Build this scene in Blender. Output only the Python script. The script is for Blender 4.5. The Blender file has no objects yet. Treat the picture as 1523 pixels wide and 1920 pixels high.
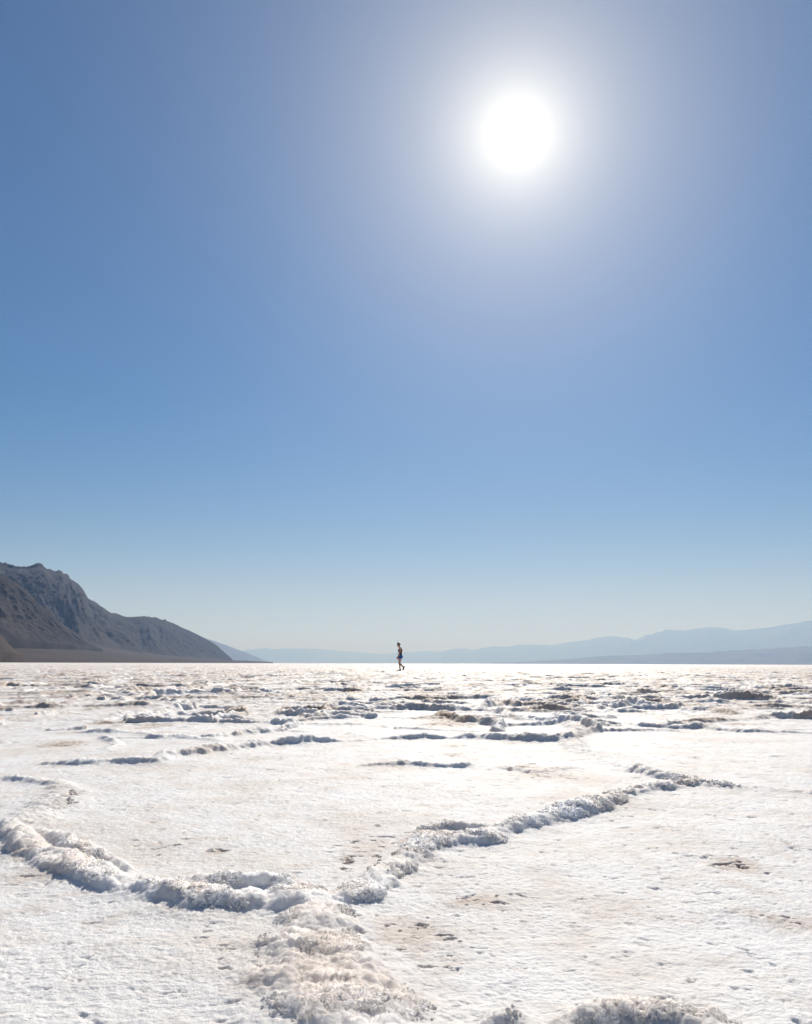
import bpy, bmesh, math, random
import numpy as np
from mathutils import Vector, Matrix

S = bpy.context.scene
COL = S.collection
rad = math.radians

# ------------------------------------------------------------------ camera
F_PX, CX, CY, IMW, IMH = 1493.0, 761.5, 960.0, 1523.0, 1920.0
CAM_H = 0.45
PITCH = math.atan(284.0 / F_PX)
ROLL = rad(0.17)
cam = bpy.data.cameras.new("camera")
cam.sensor_fit = 'VERTICAL'
cam.sensor_height = 36.0
cam.lens = 36.0 * F_PX / IMH
cam.clip_start = 0.02
cam.clip_end = 400000.0
cam_ob = bpy.data.objects.new("camera", cam)
COL.objects.link(cam_ob)
CAM_ROT = Matrix.Rotation(math.pi / 2 + PITCH, 3, 'X') @ Matrix.Rotation(ROLL, 3, 'Z')
cam_ob.matrix_world = Matrix.Translation((0, 0, CAM_H)) @ CAM_ROT.to_4x4()
S.camera = cam_ob


def ray(px, py):
    """Direction in the world of a pixel of the photograph."""
    return (CAM_ROT @ Vector(((px - CX) / F_PX, (CY - py) / F_PX, -1.0))).normalized()


def ground_at(px, py):
    d = ray(px, py)
    t = CAM_H / max(-d.z, 1e-5)
    return d.x * t, d.y * t


def far_at(px, py, dist):
    """A point DIST metres off (over the ground) in the direction of a pixel."""
    d = ray(px, py)
    k = dist / math.hypot(d.x, d.y)
    return Vector((d.x * k, d.y * k, CAM_H + d.z * k))


# ------------------------------------------------------------------ sun and sky
sun_dir = ray(970, 250)
SUN_EL = math.asin(sun_dir.z)
SUN_AZ = math.atan2(sun_dir.x, sun_dir.y)

sun = bpy.data.lights.new("sun", 'SUN')
sun.energy = 5.0
sun.angle = rad(0.53)
sun.color = (1.0, 0.965, 0.94)
sun_ob = bpy.data.objects.new("sun", sun)
COL.objects.link(sun_ob)
sun_ob.rotation_euler = (-sun_dir).to_track_quat('-Z', 'Y').to_euler()
sun_ob.location = (20, 60, 60)

S.view_settings.view_transform = 'Standard'
S.view_settings.look = 'None'
S.view_settings.exposure = 0.14
S.view_settings.gamma = 1.0

W = bpy.data.worlds.new("World")
S.world = W
W.use_nodes = True
nt = W.node_tree
nt.nodes.clear()


def N(tree, typ, **kw):
    n = tree.nodes.new(typ)
    for k, v in kw.items():
        if k in ('op', 'operation'):
            n.operation = v
        elif hasattr(n, k):
            setattr(n, k, v)
        else:
            raise KeyError(k)
    return n


def math_node(tree, op, a, b=None, clamp=False):
    n = tree.nodes.new('ShaderNodeMath')
    n.operation = op
    n.use_clamp = clamp
    for i, v in enumerate((a, b)):
        if v is None:
            continue
        if isinstance(v, (int, float)):
            n.inputs[i].default_value = v
        else:
            tree.links.new(v, n.inputs[i])
    return n.outputs[0]


sky = nt.nodes.new('ShaderNodeTexSky')
sky.sky_type = 'NISHITA'
sky.sun_disc = False
sky.sun_elevation = SUN_EL
sky.sun_rotation = SUN_AZ
sky.altitude = 0
sky.air_density = 1.0
sky.dust_density = 0.1
sky.ozone_density = 1.4
SKY_STRENGTH = 0.05
bg = nt.nodes.new('ShaderNodeBackground')
bg.inputs['Strength'].default_value = SKY_STRENGTH
# aureole of the sun: light scattered forward by dust, a function of the angle from the sun only
geo = nt.nodes.new('ShaderNodeTexCoord')
dot = nt.nodes.new('ShaderNodeVectorMath')
dot.operation = 'DOT_PRODUCT'
dot.inputs[1].default_value = sun_dir
nrm = nt.nodes.new('ShaderNodeVectorMath')
nrm.operation = 'NORMALIZE'
nt.links.new(geo.outputs['Generated'], nrm.inputs[0])
nt.links.new(nrm.outputs[0], dot.inputs[0])
ang = math_node(nt, 'MULTIPLY', math_node(nt, 'ARCCOSINE', math_node(nt, 'MINIMUM', dot.outputs['Value'], 0.9999999)), 180 / math.pi)


def lobe(amp, width, power):
    q = math_node(nt, 'POWER', math_node(nt, 'DIVIDE', ang, width), power)
    return math_node(nt, 'DIVIDE', amp, math_node(nt, 'ADD', q, 1.0))


bg2 = nt.nodes.new('ShaderNodeBackground')
bg2.inputs['Color'].default_value = (1.0, 0.95, 0.76, 1)
nt.links.new(math_node(nt, 'ADD', lobe(80.0, 0.33, 4.0), lobe(0.95, 4.0, 1.85)), bg2.inputs['Strength'])
bg3 = nt.nodes.new('ShaderNodeBackground')
bg3.inputs['Color'].default_value = (0.96, 0.93, 0.70, 1)
nt.links.new(lobe(0.11, 19.0, 3.6), bg3.inputs['Strength'])
add0 = nt.nodes.new('ShaderNodeAddShader')
nt.links.new(bg2.outputs[0], add0.inputs[0])
nt.links.new(bg3.outputs[0], add0.inputs[1])
addsh = nt.nodes.new('ShaderNodeAddShader')
wout = nt.nodes.new('ShaderNodeOutputWorld')
hs = nt.nodes.new('ShaderNodeHueSaturation')
hs.inputs['Saturation'].default_value = 1.7
hs.inputs['Value'].default_value = 1.0
nt.links.new(sky.outputs['Color'], hs.inputs['Color'])
tint = nt.nodes.new('ShaderNodeMix')
tint.data_type = 'RGBA'
tint.blend_type = 'MULTIPLY'
tint.inputs[0].default_value = 1.0
tint.inputs[7].default_value = (0.95, 0.785, 0.915, 1)
nt.links.new(hs.outputs['Color'], tint.inputs[6])
nt.links.new(tint.outputs[2], bg.inputs['Color'])
nt.links.new(bg.outputs[0], addsh.inputs[0])
nt.links.new(add0.outputs[0], addsh.inputs[1])
nt.links.new(addsh.outputs[0], wout.inputs['Surface'])

S.render.engine = 'CYCLES'
S.cycles.use_denoising = True
S.cycles.use_adaptive_sampling = False
S.cycles.max_bounces = 12
S.cycles.diffuse_bounces = 8
S.cycles.volume_bounces = 0
S.cycles.transparent_max_bounces = 8

# ------------------------------------------------------------------ noise in numpy
U32 = np.uint32
_ang = np.linspace(0, 2 * np.pi, 256, endpoint=False)
GX, GY = np.cos(_ang).astype(np.float32), np.sin(_ang).astype(np.float32)


def hsh(ix, iy, seed):
    with np.errstate(over='ignore'):
        h = ix.astype(np.int64).astype(U32) * U32(0x8da6b343) ^ iy.astype(np.int64).astype(U32) * U32(0xd8163841) ^ U32((seed * 0x9E3779B1) & 0xffffffff)
        h ^= h >> U32(15)
        h *= U32(0x2c1b3c6d)
        h ^= h >> U32(12)
        h *= U32(0x297a2d39)
        h ^= h >> U32(15)
    return h


def perlin(x, y, seed=0):
    """Gradient noise, about -1..1."""
    xf, yf = np.floor(x), np.floor(y)
    ix, iy = xf.astype(np.int64), yf.astype(np.int64)
    fx, fy = (x - xf).astype(np.float32), (y - yf).astype(np.float32)
    u = fx * fx * fx * (fx * (fx * 6 - 15) + 10)
    v = fy * fy * fy * (fy * (fy * 6 - 15) + 10)

    def gr(dx, dy):
        k = hsh(ix + dx, iy + dy, seed) & U32(255)
        return GX[k] * (fx - dx) + GY[k] * (fy - dy)
    a = gr(0, 0)
    a = a + u * (gr(1, 0) - a)
    b = gr(0, 1)
    b = b + u * (gr(1, 1) - b)
    return (a + v * (b - a)) * 1.5


def fbm(x, y, octv, seed=0, gain=0.5, lac=2.03, ridged=False):
    t, amp, s = 0.0, 1.0, 0.0
    for o in range(octv):
        n = perlin(x, y, seed + o * 17)
        if ridged:
            n = 1.0 - 2.0 * np.abs(n)
        t = t + n * amp
        s += amp
        amp *= gain
        x, y = x * lac + 13.7, y * lac - 7.3
    return t / s


def rnd(h):
    return (h & U32(0xffff)).astype(np.float32) / 65535.0


def worley(x, y, seed=0, edges=False):
    """F1 distance; with edges also the distance to the nearest cell border and a random value of that border."""
    xf, yf = np.floor(x).astype(np.int64), np.floor(y).astype(np.int64)
    n = x.shape[0]
    f1 = np.full(n, 9.0, np.float32)
    f2 = np.full(n, 9.0, np.float32)
    if edges:
        p1 = np.zeros((n, 2), np.float32)
        p2 = np.zeros((n, 2), np.float32)
        i1 = np.zeros(n, U32)
        i2 = np.zeros(n, U32)
    for dx in (-1, 0, 1):
        for dy in (-1, 0, 1):
            h = hsh(xf + dx, yf + dy, seed)
            qx = (xf + dx - x).astype(np.float32) + 0.08 + 0.84 * rnd(h)
            qy = (yf + dy - y).astype(np.float32) + 0.08 + 0.84 * rnd(h >> U32(16))
            d = qx * qx + qy * qy
            if not edges:
                f1 = np.minimum(f1, d)
                continue
            c1 = d < f1
            c2 = (d < f2) & ~c1
            f2 = np.where(c1, f1, np.where(c2, d, f2))
            for arr, new, prev in ((p2[:, 0], qx, p1[:, 0]), (p2[:, 1], qy, p1[:, 1]), (i2, h, i1)):
                arr[c2] = new[c2]
                arr[c1] = prev[c1]
            p1[c1, 0] = qx[c1]
            p1[c1, 1] = qy[c1]
            i1[c1] = h[c1]
            f1 = np.where(c1, d, f1)
    if not edges:
        return np.sqrt(f1)
    L = np.hypot(p2[:, 0] - p1[:, 0], p2[:, 1] - p1[:, 1]) + 1e-5
    border = (f2 - f1) / (2 * L)
    e = i1 ^ i2
    with np.errstate(over='ignore'):
        e = (e * U32(0x27d4eb2d)) >> U32(8)
    return np.sqrt(f1), border, rnd(e)


def smooth(a, b, x):
    t = np.clip((x - a) / (b - a), 0, 1)
    return t * t * (3 - 2 * t)


# ------------------------------------------------------------------ object helpers
def link(o, parent=None):
    COL.objects.link(o)
    if parent is not None:
        o.parent = parent
    return o


def grid_mesh(name, P, wrap=False, flip=False):
    """P: rows x cols x 3 -> a quad sheet."""
    R, C = P.shape[:2]
    idx = np.arange(R * C, dtype=np.int32).reshape(R, C)
    if wrap:
        idx = np.concatenate([idx, idx[:, :1]], 1)
    q = np.stack([idx[:-1, :-1], idx[:-1, 1:], idx[1:, 1:], idx[1:, :-1]], -1).reshape(-1, 4)
    if flip:
        q = q[:, ::-1]
    return raw_mesh(name, P.reshape(-1, 3), q)


def raw_mesh(name, V, quads):
    me = bpy.data.meshes.new(name)
    nq = len(quads)
    me.vertices.add(len(V))
    me.vertices.foreach_set('co', np.ascontiguousarray(V, np.float32).ravel())
    me.loops.add(nq * 4)
    me.loops.foreach_set('vertex_index', np.ascontiguousarray(quads, np.int32).ravel())
    me.polygons.add(nq)
    me.polygons.foreach_set('loop_start', np.arange(0, nq * 4, 4, dtype=np.int32))
    me.update(calc_edges=True)
    me.shade_smooth()
    return me


def attr(me, name, vals):
    a = me.attributes.new(name, 'FLOAT', 'POINT')
    a.data.foreach_set('value', np.ascontiguousarray(vals, np.float32).ravel())


def new_mat(name):
    m = bpy.data.materials.new(name)
    m.use_nodes = True
    t = m.node_tree
    b = t.nodes['Principled BSDF']
    return m, t, b


def ramp(t, fac, stops):
    r = t.nodes.new('ShaderNodeValToRGB')
    el = r.color_ramp.elements
    while len(el) < len(stops):
        el.new(0.5)
    for e, (p, c) in zip(el, stops):
        e.position = p
        e.color = (*c, 1) if len(c) == 3 else c
    t.links.new(fac, r.inputs['Fac'])
    return r.outputs['Color']


def mixc(t, fac, a, b, mode='MIX'):
    m = t.nodes.new('ShaderNodeMix')
    m.data_type = 'RGBA'
    m.blend_type = mode
    for sock, v in ((m.inputs['Factor'], fac), (m.inputs['A'], a), (m.inputs['B'], b)):
        pass
    ins = {'F': m.inputs[0], 'A': m.inputs[6], 'B': m.inputs[7]}
    for k, v in (('F', fac), ('A', a), ('B', b)):
        if isinstance(v, (int, float)):
            ins[k].default_value = v
        elif isinstance(v, tuple):
            ins[k].default_value = (*v, 1)
        else:
            t.links.new(v, ins[k])
    return m.outputs[2]


def noise_tex(t, scale, detail=4, rough=0.55, vec=None, dim=None):
    n = t.nodes.new('ShaderNodeTexNoise')
    n.inputs['Scale'].default_value = scale
    n.inputs['Detail'].default_value = detail
    n.inputs['Roughness'].default_value = rough
    if vec is not None:
        t.links.new(vec, n.inputs['Vector'])
    return n.outputs['Fac']


def obj_coord(t):
    return t.nodes.new('ShaderNodeTexCoord').outputs['Object']


def attr_node(t, name):
    a = t.nodes.new('ShaderNodeAttribute')
    a.attribute_name = name
    return a.outputs['Fac']


# ------------------------------------------------------------------ salt flat
# raised rims of the salt polygons near the viewer: (pixel x, pixel y, height m, half width m)
RIMS = [
    [(310, 1672, .03, .03), (355, 1666, .045, .032), (420, 1660, .05, .03), (480, 1660, .05, .032), (540, 1666, .045, .03), (600, 1680, .03, .03)],
    [(60, 1570, .03, .03), (120, 1588, .05, .035), (170, 1612, .055, .03), (230, 1632, .03, .03)],
    [(800, 1560, .03, .03), (830, 1552, .04, .03), (900, 1558, .04, .03)],
    [(2, 1548, .03, .04), (22, 1578, .055, .045), (60, 1605, .06, .05), (140, 1634, .055, .055), (220, 1660, .05, .05),
     (300, 1680, .055, .05), (380, 1696, .062, .055), (460, 1698, .06, .055), (530, 1697, .055, .05), (595, 1695, .045, .06)],
    [(595, 1695, .045, .06), (588, 1740, .045, .07), (582, 1790, .055, .08), (605, 1850, .045, .095), (640, 1905, .05, .1), (700, 1960, .05, .1), (770, 2030, .05, .09)],
    [(595, 1695, .045, .06), (665, 1686, .045, .05), (715, 1662, .045, .05), (765, 1622, .04, .045), (800, 1590, .055, .055), (850, 1583, .05, .06),
     (905, 1582, .065, .055), (950, 1562, .05, .05), (1000, 1552, .06, .05), (1050, 1540, .062, .055), (1105, 1526, .07, .05), (1150, 1515, .06, .05),
     (1180, 1494, .03, .05), (1240, 1484, .035, .06), (1300, 1476, .03, .06), (1370, 1480, .022, .07), (1440, 1482, .012, .06), (1523, 1486, .02, .05), (1700, 1500, .03, .06)],
    [(1168, 1443, .045, .05), (1200, 1450, .07, .06), (1240, 1460, .07, .06), (1290, 1472, .035, .05)],
    [(-200, 1470, .03, .05), (0, 1462, .032, .05), (55, 1463, .028, .045), (105, 1472, .03, .05), (118, 1492, .03, .07), (92, 1520, .03, .09), (50, 1545, .03, .09), (20, 1562, .035, .06)],
    [(85, 1433, .03, .05), (150, 1433, .05, .05), (215, 1430, .045, .05), (285, 1432, .065, .055), (312, 1424, .065, .06), (370, 1418, .075, .06), (430, 1410, .085, .06),
     (500, 1400, .07, .055), (580, 1396, .07, .05), (655, 1394, .03, .05), (730, 1388, .045, .05), (800, 1386, .065, .055), (850, 1386, .02, .05), (880, 1386, .08, .06),
     (960, 1392, .075, .06), (1060, 1394, .075, .07)],
    [(1060, 1394, .075, .07), (1092, 1378, .08, .08), (1062, 1358, .06, .07), (1105, 1356, .07, .07), (1155, 1358, .05, .05)],
    [(1183, 1358, .05, .06), (1205, 1364, .065, .07), (1260, 1366, .075, .07), (1320, 1366, .07, .07), (1345, 1370, .045, .06), (1400, 1374, .05, .055), (1470, 1374, .075, .06), (1530, 1375, .03, .05), (1640, 1372, .05, .06)],
    [(1060, 1394, .04, .07), (1095, 1412, .02, .08), (1130, 1428, .02, .1), (1175, 1446, .02, .1)],
    [(690, 1435, .02, .04), (760, 1434, .045, .045), (800, 1436, .035, .045), (870, 1436, .045, .05)],
    [(940, 1440, .015, .05), (1005, 1450, .03, .05), (1070, 1442, .02, .05)],
    [(395, 1350, .05, .05), (440, 1353, .08, .06), (510, 1352, .06, .06), (560, 1354, .03, .05), (640, 1351, .06, .06), (700, 1347, .02, .05)],
    [(780, 1345, .02, .05), (870, 1344, .03, .05), (930, 1344, .06, .06), (985, 1352, .06, .06), (1030, 1356, .08, .07), (1065, 1350, .1, .08), (1100, 1346, .05, .06)],
    [(960, 1333, .04, .06), (1060, 1330, .06, .07), (1110, 1327, .08, .08), (1180, 1323, .05, .08)],
    [(1195, 1315, .09, .08), (1215, 1318, .1, .08), (1270, 1319, .05, .07), (1310, 1320, .08, .08), (1355, 1320, .1, .08), (1400, 1318, .05, .08)],
    [(1395, 1327, .06, .07), (1460, 1328, .1, .08), (1523, 1328, .05, .08)],
    [(145, 1376, .02, .06), (205, 1376, .06, .08), (255, 1376, .02, .06)],
    [(225, 1346, .03, .06), (270, 1347, .07, .07), (330, 1342, .09, .08)],
    [(-30, 1328, .05, .06), (55, 1330, .05, .06), (85, 1330, .11, .11), (150, 1327, .05, .06), (230, 1326, .06, .07), (270, 1325, .1, .08)],
    [(640, 1330, .04, .06), (690, 1328, .08, .08), (770, 1325, .1, .08)],
    [(150, 1306, .06, .08), (180, 1304, .12, .1), (200, 1303, .05, .08)],
    [(40, 1302, .09, .09), (70, 1303, .06, .08), (120, 1301, .08, .08), (170, 1300, .1, .08)],
    [(1065, 1945, .02, .03), (1095, 1935, .038, .03), (1140, 1928, .04, .03), (1220, 1930, .03, .035), (1290, 1932, .042, .03), (1345, 1942, .038, .03), (1400, 2000, .03, .04)],
    [(690, 1930, .03, .06), (760, 1950, .012, .05)],
    [(885, 1940, .01, .03), (930, 1935, .025, .03), (975, 1942, .01, .03)],
]
SEG = []
for line in RIMS:
    pts = [(*ground_at(x, y), h * (0.335 if y > 1420 else 0.42), w * 0.74) for x, y, h, w in line]
    for a, b in zip(pts, pts[1:]):
        SEG.append((a, b))

# muddy stains lying in the salt: (pixel x, pixel y, half length px, half height px, strength)
STAINS = [(890, 1692, 70, 14, .9), (770, 1760, 90, 40, .75), (830, 1810, 60, 30, .6), (1390, 1622, 60, 16, .8), (1490, 1728, 60, 20, .7), (290, 1590, 60, 14, .55), (405, 1590, 20, 9, .8),
          (980, 1441, 40, 8, 1.0), (1010, 1455, 60, 10, .6), (118, 1396, 40, 6, 1.0), (600, 1336, 40, 6, 1.0), (830, 1347, 50, 7, .9), (840, 1358, 60, 8, .7), (205, 1356, 35, 4, 1.0), (690, 1590, 60, 26, .6),
          (650, 1610, 26, 12, .9), (500, 1810, 40, 30, .4), (850, 1415, 25, 4, .8), (845, 1398, 24, 3, .8), (1300, 1421, 14, 3, .7), (1360, 1480, 80, 8, .3), (60, 1600, 40, 14, .6), (110, 1640, 60, 22, .5), (460, 1800, 90, 40, .3),
          (1365, 1338, 30, 4, .8), (790, 1575, 60, 14, .8), (130, 1500, 14, 8, .7), (680, 1345, 20, 3, .9), (290, 1363, 40, 5, .6), (1390, 1358, 30, 3, .7), (470, 1425, 30, 5, .4), (660, 1300, 30, 3, .8)]
STN = []
for px, py, hw, hh, s in STAINS:
    x, y = ground_at(px, py)
    x2, _ = ground_at(px + hw, py)
    _, y2 = ground_at(px, py - hh)
    STN.append((x, y, abs(x2 - x), abs(y2 - y), s))

PERSON_XY = ground_at(750.5, 1258.4)


def salt_base(x, y):
    """Height, rim factor (0..1) and dirt of the salt crust at x, y."""
    r = np.hypot(x, y)
    n1 = perlin(x * 3.1, y * 3.1, 5)
    n2 = perlin(x * 3.1, y * 3.1, 6)
    n3 = perlin(x * 11, y * 11, 7)
    n4 = perlin(x * 11, y * 11, 8)
    n5 = perlin(x * 31, y * 31, 9)
    n6 = perlin(x * 31, y * 31, 10)
    wx = x + 0.07 * n1 + 0.022 * n3 + 0.006 * n5
    wy = y + 0.07 * n2 + 0.022 * n4 + 0.006 * n6
    hx = x + 0.022 * n1 + 0.016 * n3 + 0.008 * n5
    hy = y + 0.022 * n2 + 0.016 * n4 + 0.008 * n6
    # rims placed by hand close to the viewer
    rim = np.zeros_like(x)
    swell = np.zeros_like(x)
    near = r < 16
    if near.any():
        X, Y = hx[near], hy[near]
        acc = np.zeros_like(X)
        acc2 = np.zeros_like(X)
        for (ax, ay, ah, aw), (bx, by, bh, bw) in SEG:
            m = 0.35
            sel = (X > min(ax, bx) - m) & (X < max(ax, bx) + m) & (Y > min(ay, by) - m) & (Y < max(ay, by) + m)
            if not sel.any():
                continue
            xs, ys = X[sel], Y[sel]
            dx, dy = bx - ax, by - ay
            t = np.clip(((xs - ax) * dx + (ys - ay) * dy) / (dx * dx + dy * dy + 1e-9), 0, 1)
            d = np.hypot(xs - ax - t * dx, ys - ay - t * dy)
            w = (aw + (bw - aw) * t)
            # steep towards the viewer, gentle behind
            side = 1.05 + 0.28 * np.clip((ys - ay - t * dy) / (w * 0.6), -1, 1)
            q = d / (w * side)
            h_ = ah + (bh - ah) * t
            acc[sel] = np.maximum(acc[sel], h_ * 0.72 * np.exp(-q ** 3.2))
            acc2[sel] = np.maximum(acc2[sel], h_ * 0.45 * np.exp(-(d / (1.75 * w)) ** 2))
        rim[near] = acc
        swell[near] = acc2
    # the polygons further off and to the sides
    az = np.arctan2(np.abs(x), np.maximum(y, 1e-3))
    wild = np.maximum(smooth(5.6, 8.0, r), smooth(0.55, 0.75, az))
    wild2 = np.maximum(smooth(4.2, 6.0, r), smooth(0.55, 0.75, az)) * np.where(r < 0.5, 0, 1)
    wild = wild * np.where(r < 0.5, 0, 1)
    _, bd, er = worley(wx / 1.75 + 3.3, wy / 1.75 + 8.1, 11, True)
    along = perlin(x * 1.3, y * 1.3, 21)
    hgt = (0.020 + 0.045 * er) * np.clip(0.75 + 0.9 * along, 0, 1.7) * np.where(er < 0.2, 0.2, 1.0)
    q = bd * 1.75 / (0.048 + 0.02 * er)
    v = hgt * np.exp(-np.abs(q) ** 2.6) * wild
    _, bd2, er2 = worley(wx / 0.7 + 5.3, wy / 0.7 + 1.1, 13, True)
    v2 = 0.06 * np.clip(0.8 * perlin(x * 0.5, y * 0.5, 23) + er2 - 0.40, 0, 0.9) * np.exp(-(bd2 * 0.7 / 0.04) ** 2) * wild2
    # scattered blocks of heaved crust
    blk = (np.clip(fbm(x * 1.6, y * 1.6, 3, 29) - 0.27, 0, 1) * 0.13 + np.clip(fbm(x * 3.3, y * 3.3, 3, 30) - 0.22, 0, 1) * 0.09) * smooth(7, 11, r)
    rough = 0.03 * np.clip(fbm(x * 3.6, y * 5.0, 3, 36, 0.6, 2.1, True) - 0.28, 0, 1) * np.clip(0.5 + 1.2 * perlin(x * 0.3, y * 0.3, 37), 0, 1.3) * smooth(4.5, 10, r)
    brk = 1 - smooth(3.4, 5.0, r) * (1 - np.clip(0.95 + 0.9 * perlin(x * 1.9, y * 1.9, 38), 0.1, 1.25))
    rim = rim * brk
    swell = swell * brk
    rim = np.maximum(rim, np.maximum(np.maximum(v, v2), np.maximum(blk, rough)))
    bil = 1 - 2 * np.abs(perlin(x * 17 + 0.4 * n3, y * 17 + 0.4 * n4, 32))
    bil2 = 1 - 2 * np.abs(perlin(x * 37, y * 37, 33))
    lump = 0.78 + 0.46 * perlin(x * 5, y * 5, 31) + 0.34 * bil + 0.20 * bil2 + 0.25 * perlin(x * 13, y * 13, 34)
    lump = 1 + (lump - 1) * (1 - 0.30 * smooth(6, 16, r))
    rim = rim * np.clip(lump, 0.42, 1.6) + swell * np.clip(0.7 + 0.3 * lump, 0.5, 1.3)
    rf = np.clip(rim / 0.018, 0, 1)
    # the crust between the rims
    fade = 1.0 / (1.0 + (r / 45.0) ** 2)
    flat = 0.010 * perlin(x * 0.7, y * 0.7, 41) + 0.006 * perlin(x * 2.3, y * 2.3, 42)
    hum = fbm(x * 7, y * 9, 3, 43)
    flat = flat + (0.016 + 0.03 * smooth(18, 50, r)) * fbm(x * 2.6, y * 3.4, 4, 46, 0.6) * smooth(6, 16, r) * np.clip(0.75 + 0.8 * perlin(x * 0.35, y * 0.35, 47), 0.1, 1.4)
    flat = flat + 0.0035 * hum + 0.0018 * fbm(x * 24, y * 26, 3, 44, 0.6) + 0.0018 * fbm(x * 60, y * 70, 2, 45) * (r < 12)
    # mud, with some far shade painted into its colour
    dn = fbm(x * 5, y * 5, 4, 51)
    df = fbm(x * 26, y * 30, 4, 52, 0.65)
    dirt_shade = np.zeros_like(x)
    for sx, sy, ax, ay, s in STN:
        sel = (np.abs(x - sx) < ax * 2.4) & (np.abs(y - sy) < ay * 2.4)
        if sel.any():
            e = ((x[sel] - sx) / ax) ** 2 + ((y[sel] - sy) / ay) ** 2
            dirt_shade[sel] = np.maximum(dirt_shade[sel], s * smooth(0.12, 1.0, np.exp(-e * 0.7) + 0.55 * df[sel] + 0.45 * dn[sel] - 0.12))
    big = fbm(x * 0.8, y * 0.8, 4, 53)
    spots = np.clip(big * 2.0 - 0.22 + 0.2 * smooth(9, 26, r), 0, 1) * np.clip(0.45 + 1.3 * dn + 0.5 * df, 0, 1) * (0.3 + 0.7 * smooth(5, 9, r))  # mud spots; extra brown far off paints in shaded sides of distant bumps
    onrim = rf * np.clip(perlin(x * 1.1, y * 1.1, 55) * 1.6 - 0.05 + 0.62 * smooth(5, 10, r) + 0.6 * dn + 0.4 * df, 0, 1)  # mud on rims; added far tan offsets the blue of their shade
    dirt_shade = np.clip(np.maximum(np.maximum(dirt_shade, spots * 0.9), onrim * 0.62), 0, 1)
    # pits where the crust has broken through
    pit = np.clip(fbm(x * 19, y * 26, 4, 57, 0.6) - 0.31 + 0.22 * np.clip(dirt_shade, 0, 1), 0, 1) * (1 - rf)
    flat = flat - np.minimum(pit * 0.08, 0.009) * (0.35 + 0.9 * np.clip(dirt_shade * 2, 0, 1))
    dirt_shade = np.clip(dirt_shade * np.where(r < 6, 0.62, 1.0) + pit * 3.0 * np.clip(dirt_shade * 3 + 0.15, 0, 1), 0, 1)
    h = rim + flat
    # level trodden spot under the walker
    pd = np.hypot(x - PERSON_XY[0], y - PERSON_XY[1])
    k = 1 - smooth(0.5, 1.3, pd)
    h = h * (1 - k)
    rf = rf * (1 - k)
    h = h * (1 - smooth(150, 600, r))
    return h.astype(np.float32), rf.astype(np.float32), dirt_shade.astype(np.float32)


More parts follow.
